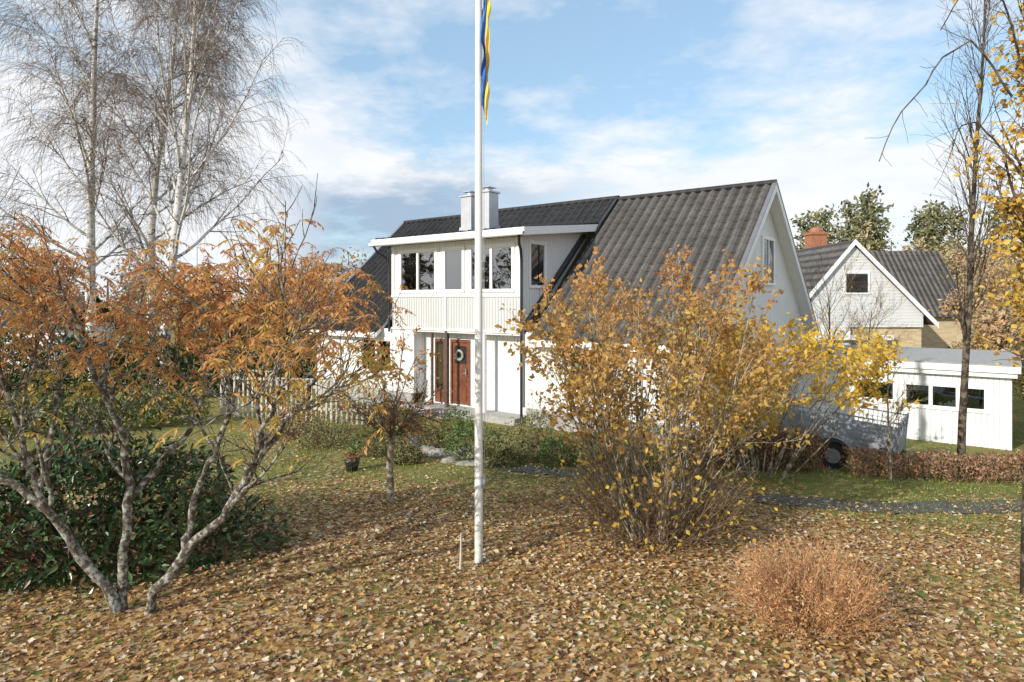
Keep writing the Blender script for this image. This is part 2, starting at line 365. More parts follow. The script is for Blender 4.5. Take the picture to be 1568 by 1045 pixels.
for xx in (-.03,-Lh-.02):
    b.prof([(-.42,EZ-.42*SL+.062),(W2,RZ+.062),(W2,RZ+.11),(-.42,EZ-.42*SL+.11)],xx-.05,xx+.07)
    b.prof([(2*W2+.42,EZ-.42*SL+.062),(2*W2+.42,EZ-.42*SL+.11),(W2,RZ+.11),(W2,RZ+.062)],xx-.05,xx+.07)
b.obj('verge_flashing',[mat_simple('grey_sheet_metal',(.22,.22,.23),.4,.1,4,metal=.4)],parent=house)
b=MB()
b.prof([(YM-.5,ZM-.35),(W2,RZ+.02),(W2,RZ+.17),(YM-.15,ZM+.10)],-5.40,-5.30)
b.prof([(.13,EZ+.08),(YM-.45,ZM-.40),(YM-.45,ZM-.30),(.13,EZ+.17)],-5.898,-5.70)
b.obj('dormer_flashing',[DARKTRIM],parent=house)
def wall_open(mb,x0,x1,y0,y1,z0,z1,ops,mi=0):
    ops=sorted(ops); cur=x0
    for a,c,p,q in ops:
        if a>cur: mb.box(cur,a,y0,y1,z0,z1,mi)
        if p>z0: mb.box(a,c,y0,y1,z0,p,mi)
        if q<z1: mb.box(a,c,y0,y1,q,z1,mi)
        cur=c
    if cur<x1: mb.box(cur,x1,y0,y1,z0,z1,mi)
def window(mb,x0,x1,z0,z1,y,panes=1,fw=.05,curt=True,outw=.08):
    mb.box(x0-outw,x1+outw,y-.03,y-.002,z1,z1+outw); mb.box(x0-outw,x1+outw,y-.05,y-.002,z0-outw*.7,z0)
    mb.box(x0-outw,x0,y-.028,y-.002,z0,z1); mb.box(x1,x1+outw,y-.028,y-.002,z0,z1)
    w=(x1-x0)/panes
    for i in range(panes):
        a=x0+i*w;c=a+w
        mb.box(a,a+fw,y-.012,y+.06,z0,z1);mb.box(c-fw,c,y-.012,y+.06,z0,z1)
        mb.box(a+fw,c-fw,y-.012,y+.06,z0,z0+fw);mb.box(a+fw,c-fw,y-.012,y+.06,z1-fw,z1)
        mb.box(a+fw,c-fw,y+.02,y+.026,z0+fw,z1-fw,1)
    mb.box(x0-.3,x1+.3,y+.95,y+.97,z0-.3,z1+.1,2)
    if curt:
        for cx in np.linspace(x0,x1,panes+1):
            ww=rng.uniform(.07,.11); mb.box(max(x0,cx-ww),min(x1,cx+ww),y+.16,y+.18,z0,z1,3)
        for k in range(panes*2):
            cx=rng.uniform(x0+.1,x1-.1); h=rng.uniform(.12,.35)
            mb.tube(np.array([[cx,y+.1,z0+.02],[cx,y+.1,z0+.12],[cx,y+.1,z0+h]]),np.array([.05,.06,.03]),6,3)
b=MB()
dops=[(-11.14,-9.43,3.8,5.15),(-9.04,-8.21,3.8,5.15),(-7.9,-6.2,3.8,5.15)]
wall_open(b,-11.5,-5.9,0,.12,3.66,5.40,dops)
wt=lambda y:dz_(y)-.165
xa=-6.02
b.prof([(.122,3.66),(.40,3.66),(.40,wt(.4)),(.122,wt(.122))],xa,xa+.12)
b.prof([(.40,2.9),(1.33,3.3),(1.33,3.88),(.40,3.88)],xa,xa+.12); b.prof([(.40,5.26),(1.33,5.26),(1.33,wt(1.33)),(.40,wt(.4))],xa,xa+.12)
b.prof([(1.33,3.3),(3.75,5.6),(3.75,wt(3.75)),(1.33,wt(1.33))],xa,xa+.12)
b.prof([(.122,2.56),(.40,2.7),(.40,3.658),(.122,3.658)],xa,xa+.12)
b.prof([(.122,2.6),(3.75,5.6),(3.75,wt(3.75)),(.122,wt(.122))],-11.5,-11.38)
b.obj('dormer_walls',[WHITE],parent=house)
b=MB(); b.box(-11.5,-5.9,-.03,.12,2.56,3.6)
x=-11.46
while x<-5.95: b.box(x,x+.03,-.046,-.032,2.60,3.58); x+=.115
b.obj('dormer_apron_panel',[CREAM],parent=house)
b=MB(); b.box(-11.54,-5.86,-.07,.10,3.602,3.658); b.box(-11.54,-11.40,-.045,-.001,3.66,5.36); b.box(-6.02,-5.86,-.045,-.001,3.66,5.36)
b.box(-11.54,-5.86,-.06,.1,2.50,2.558)
b.box(-8.98,-8.88,-.07,-.052,2.56,3.6)
b.obj('dormer_trim',[TRIM],parent=house)
b=MB()
for a,c,p,q in dops: window(b,a,c,p,q,0,2 if c-a>1 else 1,.045)
b.obj('dormer_windows',[TRIM,GLASS,INT,CURT],parent=house)
b=MB(); window(b,-.40,.42,-.66,.69,0,1,.05,True,.06)
o=b.obj('dormer_side_window',[TRIM,GLASS,INT,CURT],parent=house); o.location=(-5.9,.865,4.57); o.rotation_euler=(0,0,math.radians(90))
RY=.5
b=MB()
wall_open(b,-5.7,-.35,0,.12,.32,2.56,[(-4.2,-2.8,.95,2.1)])
wall_open(b,-15.95,-10.58,0,.12,.32,2.50,[(-13.2,-11.6,.95,2.1)])
b.box(-5.82,-5.7,.0,RY,.32,2.50); b.box(-10.58,-10.46,.0,RY,.32,2.50)
wall_open(b,-10.46,-5.82,RY,RY+.12,.0,2.50,[(-9.93,-9.46,.05,2.2),(-9.20,-8.33,.05,2.2)])
for xx in (-.47,-15.95):
    b.prof([(.122,.32),(2*W2,.32),(2*W2,2.62),(.122,2.62)],xx,xx+.12)
    b.prof([(.0,2.622),(2*W2,2.622),(W2+.9,6.03),(W2-.9,6.03)],xx,xx+.12)
    b.prof([(W2-.9,6.032),(W2+.9,6.032),(W2+.01,6.82),(W2-.01,6.82)],xx,xx+.12)
b.box(-15.95,-.35,2*W2-.12,2*W2,.32,2.62)
b.obj('walls',[WHITE],parent=house)
b=MB()
b.box(-5.72,-.38,.02,.10,-1,.318); b.box(-15.9,-10.56,.02,.10,-1,.318); b.box(-.46,-.38,.12,2*W2,-1,.318); b.box(-15.9,-15.8,.12,2*W2,-1,.318)
b.obj('plinth',[CONC],parent=house)
b=MB(); window(b,-4.2,-2.8,.95,2.1,0,2); window(b,-13.2,-11.6,.95,2.1,0,2)
b.obj('ground_floor_windows',[TRIM,GLASS,INT,CURT],parent=house)
b=MB()
b.box(-.66,.66,-.07,-.002,-.74,-.66);b.box(-.66,.66,-.05,-.002,.66,.76);b.box(-.66,-.52,-.05,-.002,-.66,.66);b.box(.52,.66,-.05,-.002,-.66,.66);b.box(-.035,.035,-.045,-.002,-.66,.66)
b.box(-.52,-.035,-.02,-.004,-.66,.66,1);b.box(.035,.52,-.02,-.004,-.66,.66,1)
DG=mat_simple('dark_glass',(.09,.11,.13),.05,.3,2,bump=0,spec=1.)
o=b.obj('gable_window',[TRIM,DG],parent=house); o.location=(-.35,5.35,4.7); o.rotation_euler=(0,0,math.radians(90))
b=MB(); b.box(-.36,-.30,-.03,.12,.3,2.5); b.box(-.346,-.30,.122,.2,.3,2.5)
b.obj('corner_board',[mat_simple('brown_corner_trim',(.12,.08,.06),.6,.2,5)],parent=house)
b=MB(); y=RY
b.box(-9.93,-9.86,y-.03,y+.03,.05,2.2);b.box(-9.53,-9.46,y-.03,y+.03,.05,2.2);b.box(-9.86,-9.53,y-.03,y+.03,.05,.5);b.box(-9.86,-9.53,y-.03,y+.03,2.1,2.2)
b.box(-9.86,-9.53,y,y+.01,.5,2.1,2); b.box(-9.86,-9.53,y+.09,y+.1,.05,2.2,3)
b.box(-9.20,-8.33,y+.05,y+.10,.05,2.2,3)
b.box(-9.20,-9.12,y-.04,y+.05,.05,2.2);b.box(-8.41,-8.33,y-.04,y+.05,.05,2.2);b.box(-9.12,-8.41,y-.04,y+.05,2.1,2.2)
b.box(-9.11,-8.42,y,y+.04,.06,2.09)
for zz in (.15,.78): b.box(-9.02,-8.51,y-.015,y-.001,zz,zz+.52)
b.box(-9.02,-8.51,y-.015,y-.001,1.4,1.98,1)
b.tube(np.array([[-8.48,y-.06,1.0],[-8.48,y-.06,1.25]]),np.array([.015,.015]),6,4); b.tube(np.array([[-8.48,y-.06,1.1],[-8.60,y-.06,1.1]]),np.array([.012,.012]),6,4)
b.obj('front_door',[DOORM,INT,GLASS,BROWN,GALV],parent=house)
b=MB(); a=np.linspace(0,2*np.pi,19); ring=np.stack([-8.77+.15*np.cos(a),np.full(19,RY-.06),1.68+.15*np.sin(a)],1); b.tube(ring,np.full(19,.04),6)
q=pts_on(ring[None],160); b.kites(q+rng.normal(0,.02,q.shape),rv(160),rv(160),.05,.02)
b.obj('door_wreath',[mat_leaf('wreath_green',[(.7,.7,.65),(.30,.33,.26),(.6,.58,.5)],.1)],parent=house)
b=MB(); b.box(-9.0,-8.90,-.02,.10,-.1,2.495); b.box(-9.75,-9.68,.1,.16,-.1,2.495,0)
b.obj('porch_posts',[BROWN],parent=house)
b=MB(); b.box(-10.45,-5.83,.0,.48,2.44,2.495); b.box(-7.4,-7.28,-.02,.08,-.1,2.49)
b.obj('porch_soffit_and_white_post',[TRIM],parent=house)
b=MB(); b.box(-10.4,-5.9,-.3,.49,-.3,.0); b.box(-9.6,-8.0,-.75,-.3,-.35,-.14)
b.obj('porch_deck_and_step',[CONC],parent=house)
b=MB()
b.tube(resample([(-5.5,-.62,5.36),(-5.52,-.62,5.2),(-5.78,-.14,4.95),(-5.80,-.10,4.8),(-5.80,-.10,2.0),(-5.80,-.10,.0)],18),np.full(18,.045),8)
b.tube(resample([(-11.8,-.62,5.36),(-11.78,-.58,5.2),(-11.6,-.14,4.95),(-11.6,-.10,4.8),(-11.6,-.10,2.4)],14),np.full(14,.04),8)
b.tube(np.array([[-12.05,-.60,5.42],[-5.35,-.60,5.42]]),np.array([.06,.06]),8,1)
b.obj('gutters_and_downpipes',[DARKTRIM,TRIM],smooth=True,parent=house)
def chimney(mb,x,y,w,z0,z1):
    mb.box(x-w/2,x+w/2,y-w/2,y+w/2,z0,z1); mb.box(x-w/2-.05,x+w/2+.05,y-w/2-.05,y+w/2+.05,z1,z1+.05)
    mb.box(x-w/2-.04,x+w/2+.04,y-w/2-.04,y+w/2+.04,z0-.2,z0+.22)
    mb.tube(np.array([[x,y,z1+.05],[x,y,z1+.16]]),np.array([.13,.13]),12); mb.box(x-.2,x+.2,y-.2,y+.2,z1+.17,z1+.19)
b=MB(); chimney(b,-8.0,1.0,.48,5.75,7.02); chimney(b,-8.95,1.2,.46,5.75,7.0)
b.obj('metal_chimneys',[STEEL],parent=house)
# ------------------------------------------------------------ garage
gar=bpy.data.objects.new('flat_roof_garage',None); COL.objects.link(gar); gar.location=(14.3,18.3,-.82); gar.rotation_euler=(0,0,ANG)
b=MB(); ops=[(-2.64,-.59,1.07,1.76),(-4.0,-2.9,1.15,1.76)]
wall_open(b,-7.5,0,0,.12,0,2.1,ops); b.box(-.12,0,.122,6,0,2.1); b.box(-7.5,-7.38,.122,6,0,2.1); b.box(-7.38,-.12,5.88,6,0,2.1)
b.obj('garage_walls',[WHITE],parent=gar)
b=MB(); b.box(-7.65,.12,-.2,6.2,2.102,2.24); b.box(-7.72,.2,-.28,6.3,2.242,2.44)
b.obj('garage_roof_fascia',[TRIM],parent=gar)
b=MB(); b.box(-7.74,.22,-.3,6.32,2.442,2.47); b.obj('garage_roof_edge',[CONC],parent=gar)
b=MB(); window(b,*ops[0],0,3,fw=.05); window(b,*ops[1],0,1)
b.obj('garage_windows',[TRIM,GLASS,INT,CURT],parent=gar)
# ------------------------------------------------------------ neighbour house
nb=bpy.data.objects.new('brick_house',None); COL.objects.link(nb); nb.location=(17.7,33,-.8)
b=MB()
b.box(-1.9,9.2,5.2,11,0,3.4); b.box(-2.2,3.6,.3,5.2,0,2.9)
b.obj('neighbour_brick_walls',[YBRICK],parent=nb)
b=MB()
b.profy([(-2.2,2.902),(3.6,2.902),(3.6,3.55),(-2.2,4.75)],.15,.3); b.profy([(-2.2,4.75),(3.6,3.55),(.05,7.1),(-.05,7.1)],.152,.3)
b.box(-2.2,-.2,.1,.3,1.2,2.9)
b.obj('neighbour_gable_siding',[WHITEH],parent=nb)
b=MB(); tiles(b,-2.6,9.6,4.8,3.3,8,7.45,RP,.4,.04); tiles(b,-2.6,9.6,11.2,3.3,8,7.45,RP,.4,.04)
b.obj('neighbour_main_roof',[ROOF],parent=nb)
b=MB()
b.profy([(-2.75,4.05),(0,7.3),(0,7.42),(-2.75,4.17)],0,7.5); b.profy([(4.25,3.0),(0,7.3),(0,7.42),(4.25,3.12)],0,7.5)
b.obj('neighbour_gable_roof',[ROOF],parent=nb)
b=MB()
b.profy([(-2.78,3.88),(0,7.16),(0,7.44),(-2.78,4.16)],-.05,-.002); b.profy([(4.28,2.84),(0,7.16),(0,7.44),(4.28,3.12)],-.05,-.002)
b.box(-2.0,1.9,-.15,.1,2.25,2.5)
b.obj('neighbour_bargeboards',[TRIM],parent=nb)
b=MB(); window(b,-.45,.75,4.65,5.7,.14,2,.05,False); window(b,.3,1.6,1.3,2.1,.08,2,.05,False)
b.box(-.4,.7,.10,.13,4.7,5.66,2); b.box(.35,1.55,.06,.09,1.35,2.08,2)
b.obj('neighbour_windows',[TRIM,GLASS,INT,CURT],parent=nb)
b=MB(); b.box(1.0,2.0,7,7.9,6.5,8.4); b.box(.93,2.07,6.93,7.97,8.4,8.55)
b.tube(np.array([[1.5,7.45,8.55],[1.5,7.45,8.7],[1.5,7.45,8.85],[1.5,7.45,8.92]]),np.array([.4,.4,.28,.02]),12)
b.obj('neighbour_chimney',[RBRICK],parent=nb)
sh=bpy.data.objects.new('garden_shed',None); COL.objects.link(sh); sh.location=(-29,33,-.2)
b=MB(); b.box(0,6,0,4,0,2.4); b.obj('shed_walls',[WHITE],parent=sh)
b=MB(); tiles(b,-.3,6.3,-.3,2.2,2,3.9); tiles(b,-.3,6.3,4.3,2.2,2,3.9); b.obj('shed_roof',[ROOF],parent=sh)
# ------------------------------------------------------------ flagpole + pennant
fp=bpy.data.objects.new('flagpole',None); COL.objects.link(fp); fp.location=(-.445,8.55,0)
b=MB(); b.tube(np.array([[0,0,-.2],[0,0,1],[0,0,4],[0,0,7],[0,0,9.6]]),np.array([.056,.055,.052,.045,.034]),20)
b.tube(np.array([[0,0,9.6],[0,0,9.65],[0,0,9.72],[0,0,9.78]]),np.array([.03,.07,.07,.01]),16)
b.obj('pole',[POLE],smooth=True,parent=fp)
b=MB(); b.tube(np.array([[.075,-.03,1.1],[.07,-.03,5],[.055,-.03,9.5]]),np.full(3,.004),5); b.box(.04,.09,-.05,-.01,1.0,1.15)
b.obj('halyard',[GALV],parent=fp)
NZ=110; zz=np.linspace(9.3,5.95,NZ); K=12; G=np.zeros((NZ,K+1,3))
for i,z in enumerate(zz):
    f=i/(NZ-1); w=.19*(1-f*.45); ang=.85*np.sin(f*17+.6)+.3*np.sin(f*41)
    for k in range(K+1):
        s=(k/K)-.5
        G[i,k]=(.10+w*s*np.cos(ang)-.015*f+.012*np.sin(f*25), -.05+w*s*np.sin(ang)+.022*np.sin(s*14+f*22),z-.3*s)
b=MB()
for k in range(K):
    b.add(G[:,k:k+2],np.stack([np.arange(0,2*NZ-2,2),np.arange(1,2*NZ-2,2),np.arange(3,2*NZ,2),np.arange(2,2*NZ,2)],1),1 if k>=7 else 0)
b.obj('pennant',[mat_simple('pennant_blue',(.03,.13,.42),.7,.15,8),mat_simple('pennant_yellow',(.85,.58,.05),.7,.1,8)],smooth=True,parent=fp)
b=MB(); b.tube(resample([(-.67,8.26,-.05),(-.66,8.27,.25),(-.655,8.25,.5)],5),np.array([.016]*5),6); b.tube(np.array([[-.70,8.26,.40],[-.62,8.26,.42]]),np.array([.012,.012]),5)
b.obj('wooden_stake',[FENCEM])
# ------------------------------------------------------------ fence
b=MB()
def fence(mb,p,q,h,pitch=.17,w=.06):
    p=np.array(p,float);q=np.array(q,float);L=np.linalg.norm(q-p);t=(q-p)/L;n=np.array([-t[1],t[0]])
    def bx(s0,s1,o0,o1,z0,z1):
        c=[p+t*s+n*o for s,o in ((s0,o0),(s1,o0),(s1,o1),(s0,o1))]
        v=[(a[0],a[1],z0) for a in c]+[(a[0],a[1],z1) for a in c]
        mb.add(v,[(0,3,2,1),(4,5,6,7),(0,1,5,4),(1,2,6,5),(2,3,7,6),(3,0,4,7)])
    s=0
    while s<L-.05:
        bx(s,s+w,-.012,.012,-.2,h+rng.uniform(-.015,.015)); s+=pitch
    for z in (.15,h-.25): bx(0,L,.014,.06,z,z+.09)
    bx(-.02,L+.02,-.04,.075,h+.02,h+.055)
    s=0
    while s<=L: bx(s-.045,s+.045,.062,.15,-.3,h+.0); s+=1.8
fence(b,(-9.3,20.4),(-7.3,19.8),1.25); fence(b,(-7.3,19.8),(-3.7,18.9),1.05); 
b.obj('picket_fence',[FENCEM])
# ------------------------------------------------------------ trailer
tr=bpy.data.objects.new('utility_trailer',None); COL.objects.link(tr)
tr.location=(8.0,15.4,float(gz(8.0,15.4))+.20); tr.rotation_euler=(0,math.radians(5),ANG)
b=MB()
b.box(-1.4,1.1,-.7,.7,.48,.56)
for y in (-.72,.69):
    b.box(-1.4,1.1,y,y+.03,.56,.92)
    for z in (.66,.78): b.box(-1.4,1.1,y-.012,y+.042,z,z+.03)
    b.box(-1.4,1.1,y,y+.03,1.24,1.27)
    for k in range(26): b.box(-1.4+k*.1,-1.390+k*.1,y+.005,y+.018,.92,1.24)
    for z in (1.0,1.1): b.box(-1.4,1.1,y+.008,y+.018,z,z+.01)
for xx in (-1.43,1.10):
    b.box(xx,xx+.03,-.72,.72,.50,.92); b.box(xx,xx+.03,-.72,.72,1.24,1.27)
    for k in range(15): b.box(xx+.005,xx+.018,-.7+k*.1,-.69+k*.1,.92,1.24)
for xx in (-1.44,-.15,1.09):
    for y in (-.75,.71): b.box(xx,xx+.05,y,y+.04,.45,1.29)
b.tube(resample([(1.0,-.6,.42),(2.1,-.05,.42),(2.7,0,.45)],8),np.full(8,.04),6); b.tube(resample([(1.0,.6,.42),(2.1,.05,.42),(2.7,0,.45)],8),np.full(8,.04),6)
b.tube(np.array([[2.2,.0,.1],[2.2,.0,.8]]),np.array([.03,.03]),8)
for y in (-.86,.86):
    a=np.linspace(.15,np.pi-.15,10); arc=np.stack([-.1+.42*np.cos(a),np.full(10,y),.33+.40*np.sin(a)],1)
    v=np.concatenate([arc-[0,.12,0],arc+[0,.12,0]]); b.add(v,[(i,i+1,i+11,i+10) for i in range(9)])
b.obj('trailer_body',[GALV],parent=tr)
b=MB()
for y in (-.86,.86):
    b.disc((-.1,y,.30),(0,1,0),.30,.17,22,0); b.disc((-.1,y,.30),(0,1,0),.17,.185,16,1)
b.disc((2.2,.0,.09),(0,1,0),.09,.06,12,0); b.box(-.12,-.08,-.8,.8,.28,.34,1)
b.obj('trailer_wheels',[RUBBER,GALV],parent=tr)
# ------------------------------------------------------------ TREES
def leaves_at(mb,q,L,W,mi,droop=.4,jit=.03):
    n=len(q); d=rv(n); d[:,2]-=droop; l=rng.uniform(.65,1.25,n)*L
    mb.kites(q+rng.normal(0,jit,q.shape),d,rv(n),l,l*W/L,mi)
SUM=mat_leaf('sumac_leaves',[(.64,.26,.10),(.70,.36,.15),(.62,.36,.10),(.68,.44,.14),(.46,.25,.10),(.60,.25,.10)],.4,clump=(.60,.47,.10),cscale=1.1,zgrad=(1.9,3.4))
stems=[[(-4.42,7.2,-.1),(-4.5,7.2,.18),(-4.81,7.15,.63),(-5.25,7.1,1.3),(-5.8,7.0,1.7),(-6.3,6.8,2.4),(-6.7,6.6,3.1)],
 [(-4.40,7.25,-.1),(-4.42,7.25,.5),(-4.37,7.3,1.3),(-4.42,7.3,1.9),(-4.65,7.2,2.6),(-4.9,7.1,3.3)],
 [(-4.10,7.15,-.1),(-4.0,7.15,.2),(-3.63,7.1,.7),(-3.3,7.1,1.0),(-2.97,7.1,1.5),(-2.55,7.1,2.1),(-2.1,7.2,2.7)],
 [(-3.63,7.12,.7),(-3.56,7.2,1.37),(-3.34,7.3,1.8),(-3.2,7.5,2.5),(-3.05,7.6,3.2)],
 [(-4.37,7.3,1.2),(-4.0,7.7,1.8),(-3.8,8.2,2.5),(-3.7,8.6,3.3)],
 [(-4.81,7.1,.7),(-5.0,6.8,1.4),(-5.1,6.6,2.2),(-5.2,6.4,3.1)],
 [(-5.25,7.1,1.3),(-5.4,7.5,2.0),(-5.6,8.0,2.7),(-5.9,8.4,3.4)],
 [(-2.97,7.1,1.5),(-2.7,6.8,2.0),(-2.4,6.6,2.5),(-2.2,6.5,2.9)]]
b=MB(); S0=np.stack([resample(s,20) for s in stems]); S0[:,1:-1]+=rng.normal(0,.020,S0[:,1:-1].shape)
R0=np.array([.060,.058,.060,.043,.04,.04,.04,.035])[:,None]*(1-.6*np.linspace(0,1,20))[None]*(1+.07*rng.normal(size=(8,20)))
b.tube(S0,R0,9,0)
P1,R1=sprout(S0,R0,7,.36,1.0,.75,.2,1.3,.2,8,.13,(0,0,.05),.7,.014,.25,.4); b.tube(P1,R1,6,0)
P2,R2=sprout(P1,R1,6,.25,1.0,.7,.2,.72,.25,6,.13,(0,0,.06),.7,.009,.2,.4); b.tube(P2,R2,5,0)
P3,R3=sprout(P2,R2,3,.4,1.0,.6,.2,.36,.25,4,.08,(0,0,.10),.7,.006,.0,.3); b.tube(P3,R3,4,0)
tips=np.concatenate([P2[:,-1],P3[:,-1],P3[:,-1],pts_on(P3,1,.6,1)])
tips=tips[tips[:,2]<4.35]
tips=tips[(tips[:,2]>1.3)&(tips[:,0]<-1.15)]
tips=tips[rng.uniform(0,1,len(tips))<np.clip((tips[:,2]-2.0)/1.5,.10,.85)]
def fronds(mb,base,Lf,nl,ll,lw,mi):
    K=len(base); th=rng.uniform(0,2*np.pi,K); d=np.c_[np.cos(th),np.sin(th),rng.uniform(-.1,.8,K)]
    P=grow(base,d,Lf*rng.uniform(.6,1.3,K),7,.05,(0,0,-.24)); mb.tube(P,np.full((K,7),.0035),3,mi)
    for j in range(nl):
        u=.18+.8*j/(nl-1); f=u*6; i=min(int(f),5); w=f-i
        p=P[:,i]*(1-w)+P[:,i+1]*w; t=P[:,i+1]-P[:,i]; t/=np.linalg.norm(t,axis=1,keepdims=True)
        sd=np.cross(t,[0,0,1]); sd/=np.linalg.norm(sd,axis=1,keepdims=True)+1e-6
        for sg in (-1,1):
            dd=sd*sg*.8+t*.45+np.array([0,0,-.40])+rng.normal(0,.18,(K,3))
            sc=(1-.5*abs(u-.5))*rng.uniform(.7,1.2,K); kp=rng.uniform(0,1,K)<.82
            mb.kites(p[kp],dd[kp],(np.array([0,0,1.])+rng.normal(0,.4,(K,3)))[kp],(ll*sc)[kp],(lw*sc)[kp],mi)
fronds(b,tips,.26,7,.085,.027,1)
b.obj('sumac_tree',[LICHEN,SUM],smooth_mi=[0])
print('fronds',len(tips))
SPARSE=mat_leaf('birch_last_leaves',[(.5,.32,.15),(.5,.33,.10)],.1)
def birch(name,x,y,H,lean,spread,k1=28):
    mb=MB(); z0=-.3
    tr_=grow(np.array([[x,y,z0]]),np.array([[lean,0,1.]]),np.array([H]),22,.022,(0,0,.02)); rr_=.24*(1-.85*np.linspace(0,1,22)**.9)[None]
    mb.tube(tr_,rr_,10,0)
    P1,R1=sprout(tr_,rr_,k1,.22,.98,.76,.15,spread,.18,12,.055,(0,0,.03),.40,.02,.60); mb.tube(P1,R1,5,0)
    P2,R2=sprout(P1,R1,9,.2,1,.6,.2,2.0,.3,7,.07,(0,0,-.02),.5,.012,.4); mb.tube(P2,R2,4,1)
    P3,R3=sprout(P2,R2,7,.15,1,.6,.25,1.3,.3,5,.06,(0,0,-.28),.5,.008,.2); mb.tube(P3,R3,3,1)
    P4,R4=sprout(P3,R3,3,.1,1,.5,.2,.95,.3,3,.06,(0,0,-.5),.7,.0065,.1); mb.tube(P4,R4,3,1)
    q=pts_on(P4[rng.uniform(0,1,len(P4))<.10],2); leaves_at(mb,q,.07,.05,2)
    return mb.obj(name,[BIRCHB,TWIG,SPARSE],smooth_mi=[0,1])
birch('birch_tree',-17.9,27.5,21,-.04,7.0)
birch('birch_tree.001',-15.9,28.5,20,-.02,6.0,24)
birch('birch_tree.002',-14.4,26.3,20.5,.03,9.0,34)
YEL=mat_leaf('lilac_autumn_leaves',[(.64,.44,.11),(.72,.54,.15),(.58,.33,.10),(.40,.24,.09),(.66,.41,.12),(.30,.18,.07)],.4,clump=(.54,.27,.09),cscale=1.0,zgrad=(4.2,2.2))
GOLD=mat_leaf('golden_leaves',[(.72,.50,.07),(.78,.57,.09),(.64,.40,.07),(.70,.46,.08)],.4)
def stems_fan(cx,cy,K,r,lean,L,n,wob,trop,zs=0):
    th=rng.uniform(0,2*np.pi,K); rr=r*np.sqrt(rng.uniform(0,1,K)); pos=np.c_[cx+rr*np.cos(th),cy+rr*np.sin(th),np.full(K,-.1+zs)]
    ln=lean*np.sqrt(rng.uniform(0.02,1,K)); t2=th+rng.normal(0,.5,K)
    return grow(pos,np.c_[np.cos(t2)*np.sin(ln),np.sin(t2)*np.sin(ln),np.cos(ln)],L*rng.uniform(.75,1.08,K),n,wob,trop)
b=MB()
P0=stems_fan(2.1,9.55,40,.42,.56,3.75,14,.045,(0,0,.015)); R0=rng.uniform(.013,.027,40)[:,None]*(1-.7*np.linspace(0,1,14))[None]; b.tube(P0,R0,6,0)
P1,R1=sprout(P0,R0,9,.25,1,.5,.15,1.0,.25,8,.06,(0,0,.03),.6,.006,.45); b.tube(P1,R1,4,0)
P2,R2=sprout(P1,R1,5,.2,1,.55,.2,.42,.3,5,.07,(0,0,.02),.6,.0035,.2); b.tube(P2,R2,3,0)
PS=stems_fan(2.05,9.5,150,.7,1.0,1.35,8,.09,(0,0,.02)); b.tube(PS,np.full((150,8),.006),3,2)
PS2,RS2=sprout(PS,np.full((150,8),.006),7,.3,1,.6,.2,.4,.3,5,.1,(0,0,0),.7,.0035); b.tube(PS2,RS2,3,2)
q=np.concatenate([pts_on(P2,15,.1,1),pts_on(P1,10,.4,1)])
rad=np.hypot(q[:,0]-2.1,q[:,1]-9.55); pr=.82*np.clip((q[:,2]-.9)/1.7,.12,1)*np.clip(.4+rad*.5,0,1)
nz=np.sin(q[:,0]*3.1+1)*np.sin(q[:,1]*2.7)*np.sin(q[:,2]*3.3+.5); pr*=np.clip(.75+nz*1.2,.15,1)
q=q[(rng.uniform(0,1,len(q))<pr)&(q[:,2]<4.35)]; print('bush leaves',len(q))
leaves_at(b,q,.082,.054,1,.5,.035)
q=pts_on(PS2,1,.5,1); q=q[rng.uniform(0,1,len(q))<.45]; leaves_at(b,q,.08,.055,3)
b.obj('lilac_bush',[GREYBARK,YEL,BROWNTW,GOLD],smooth_mi=[0,2])
b=MB()
P0=stems_fan(5.0,12.9,22,.35,.62,3.2,12,.05,(.012,0,.0),-.3); R0=np.full((22,1),.022)*(1-.7*np.linspace(0,1,12))[None]; b.tube(P0,R0,5,0)
P1,R1=sprout(P0,R0,9,.3,1,.6,.2,1.0,.25,8,.07,(0,0,.02),.6,.007,.3); P1k=(P1[:,:,2].min(1)>1.35)|(P1[:,:,0].max(1)<5.5); P1,R1=P1[P1k],R1[P1k]; b.tube(P1,R1,4,0)
P2,R2=sprout(P1,R1,6,.2,1,.6,.2,.5,.3,5,.07,(0,0,.0),.6,.004,.2); b.tube(P2,R2,3,0)
q=pts_on(P2,14,.1,1); nz=np.sin(q[:,0]*3.5)*np.sin(q[:,1]*3)*np.sin(q[:,2]*3.5+.5)
pr=np.clip(.20+(q[:,2]-.9)/2.2+nz*.8,.04,.9)*np.where((q[:,2]<1.5)&(q[:,0]>5.5),.05,1); q=q[rng.uniform(0,1,len(q))<pr]; leaves_at(b,q,.10,.072,1,.5,.04)
b.obj('golden_leaf_shrub',[GREYBARK,GOLD],smooth_mi=[0])
b=MB(); PS=stems_fan(3.22,6.95,240,.2,1.0,.86,7,.09,(0,0,-.03)); b.tube(PS,np.full((240,7),.003),3,0)
P2,R2=sprout(PS,np.full((240,7),.004),5,.35,1,.5,.25,.26,.35,4,.12,(0,0,.0),.7,.002); b.tube(P2,R2,3,0)
q=pts_on(P2,5,.1,1); leaves_at(b,q,.045,.016,1,.1,.02)
b.obj('orange_spirea_shrub',[mat_simple('orange_stems',(.44,.24,.12),.7,.3,5,bump=0),mat_leaf('spirea_leaves',[(.62,.32,.11),(.68,.42,.19),(.52,.24,.10),(.70,.50,.26)],.4)])
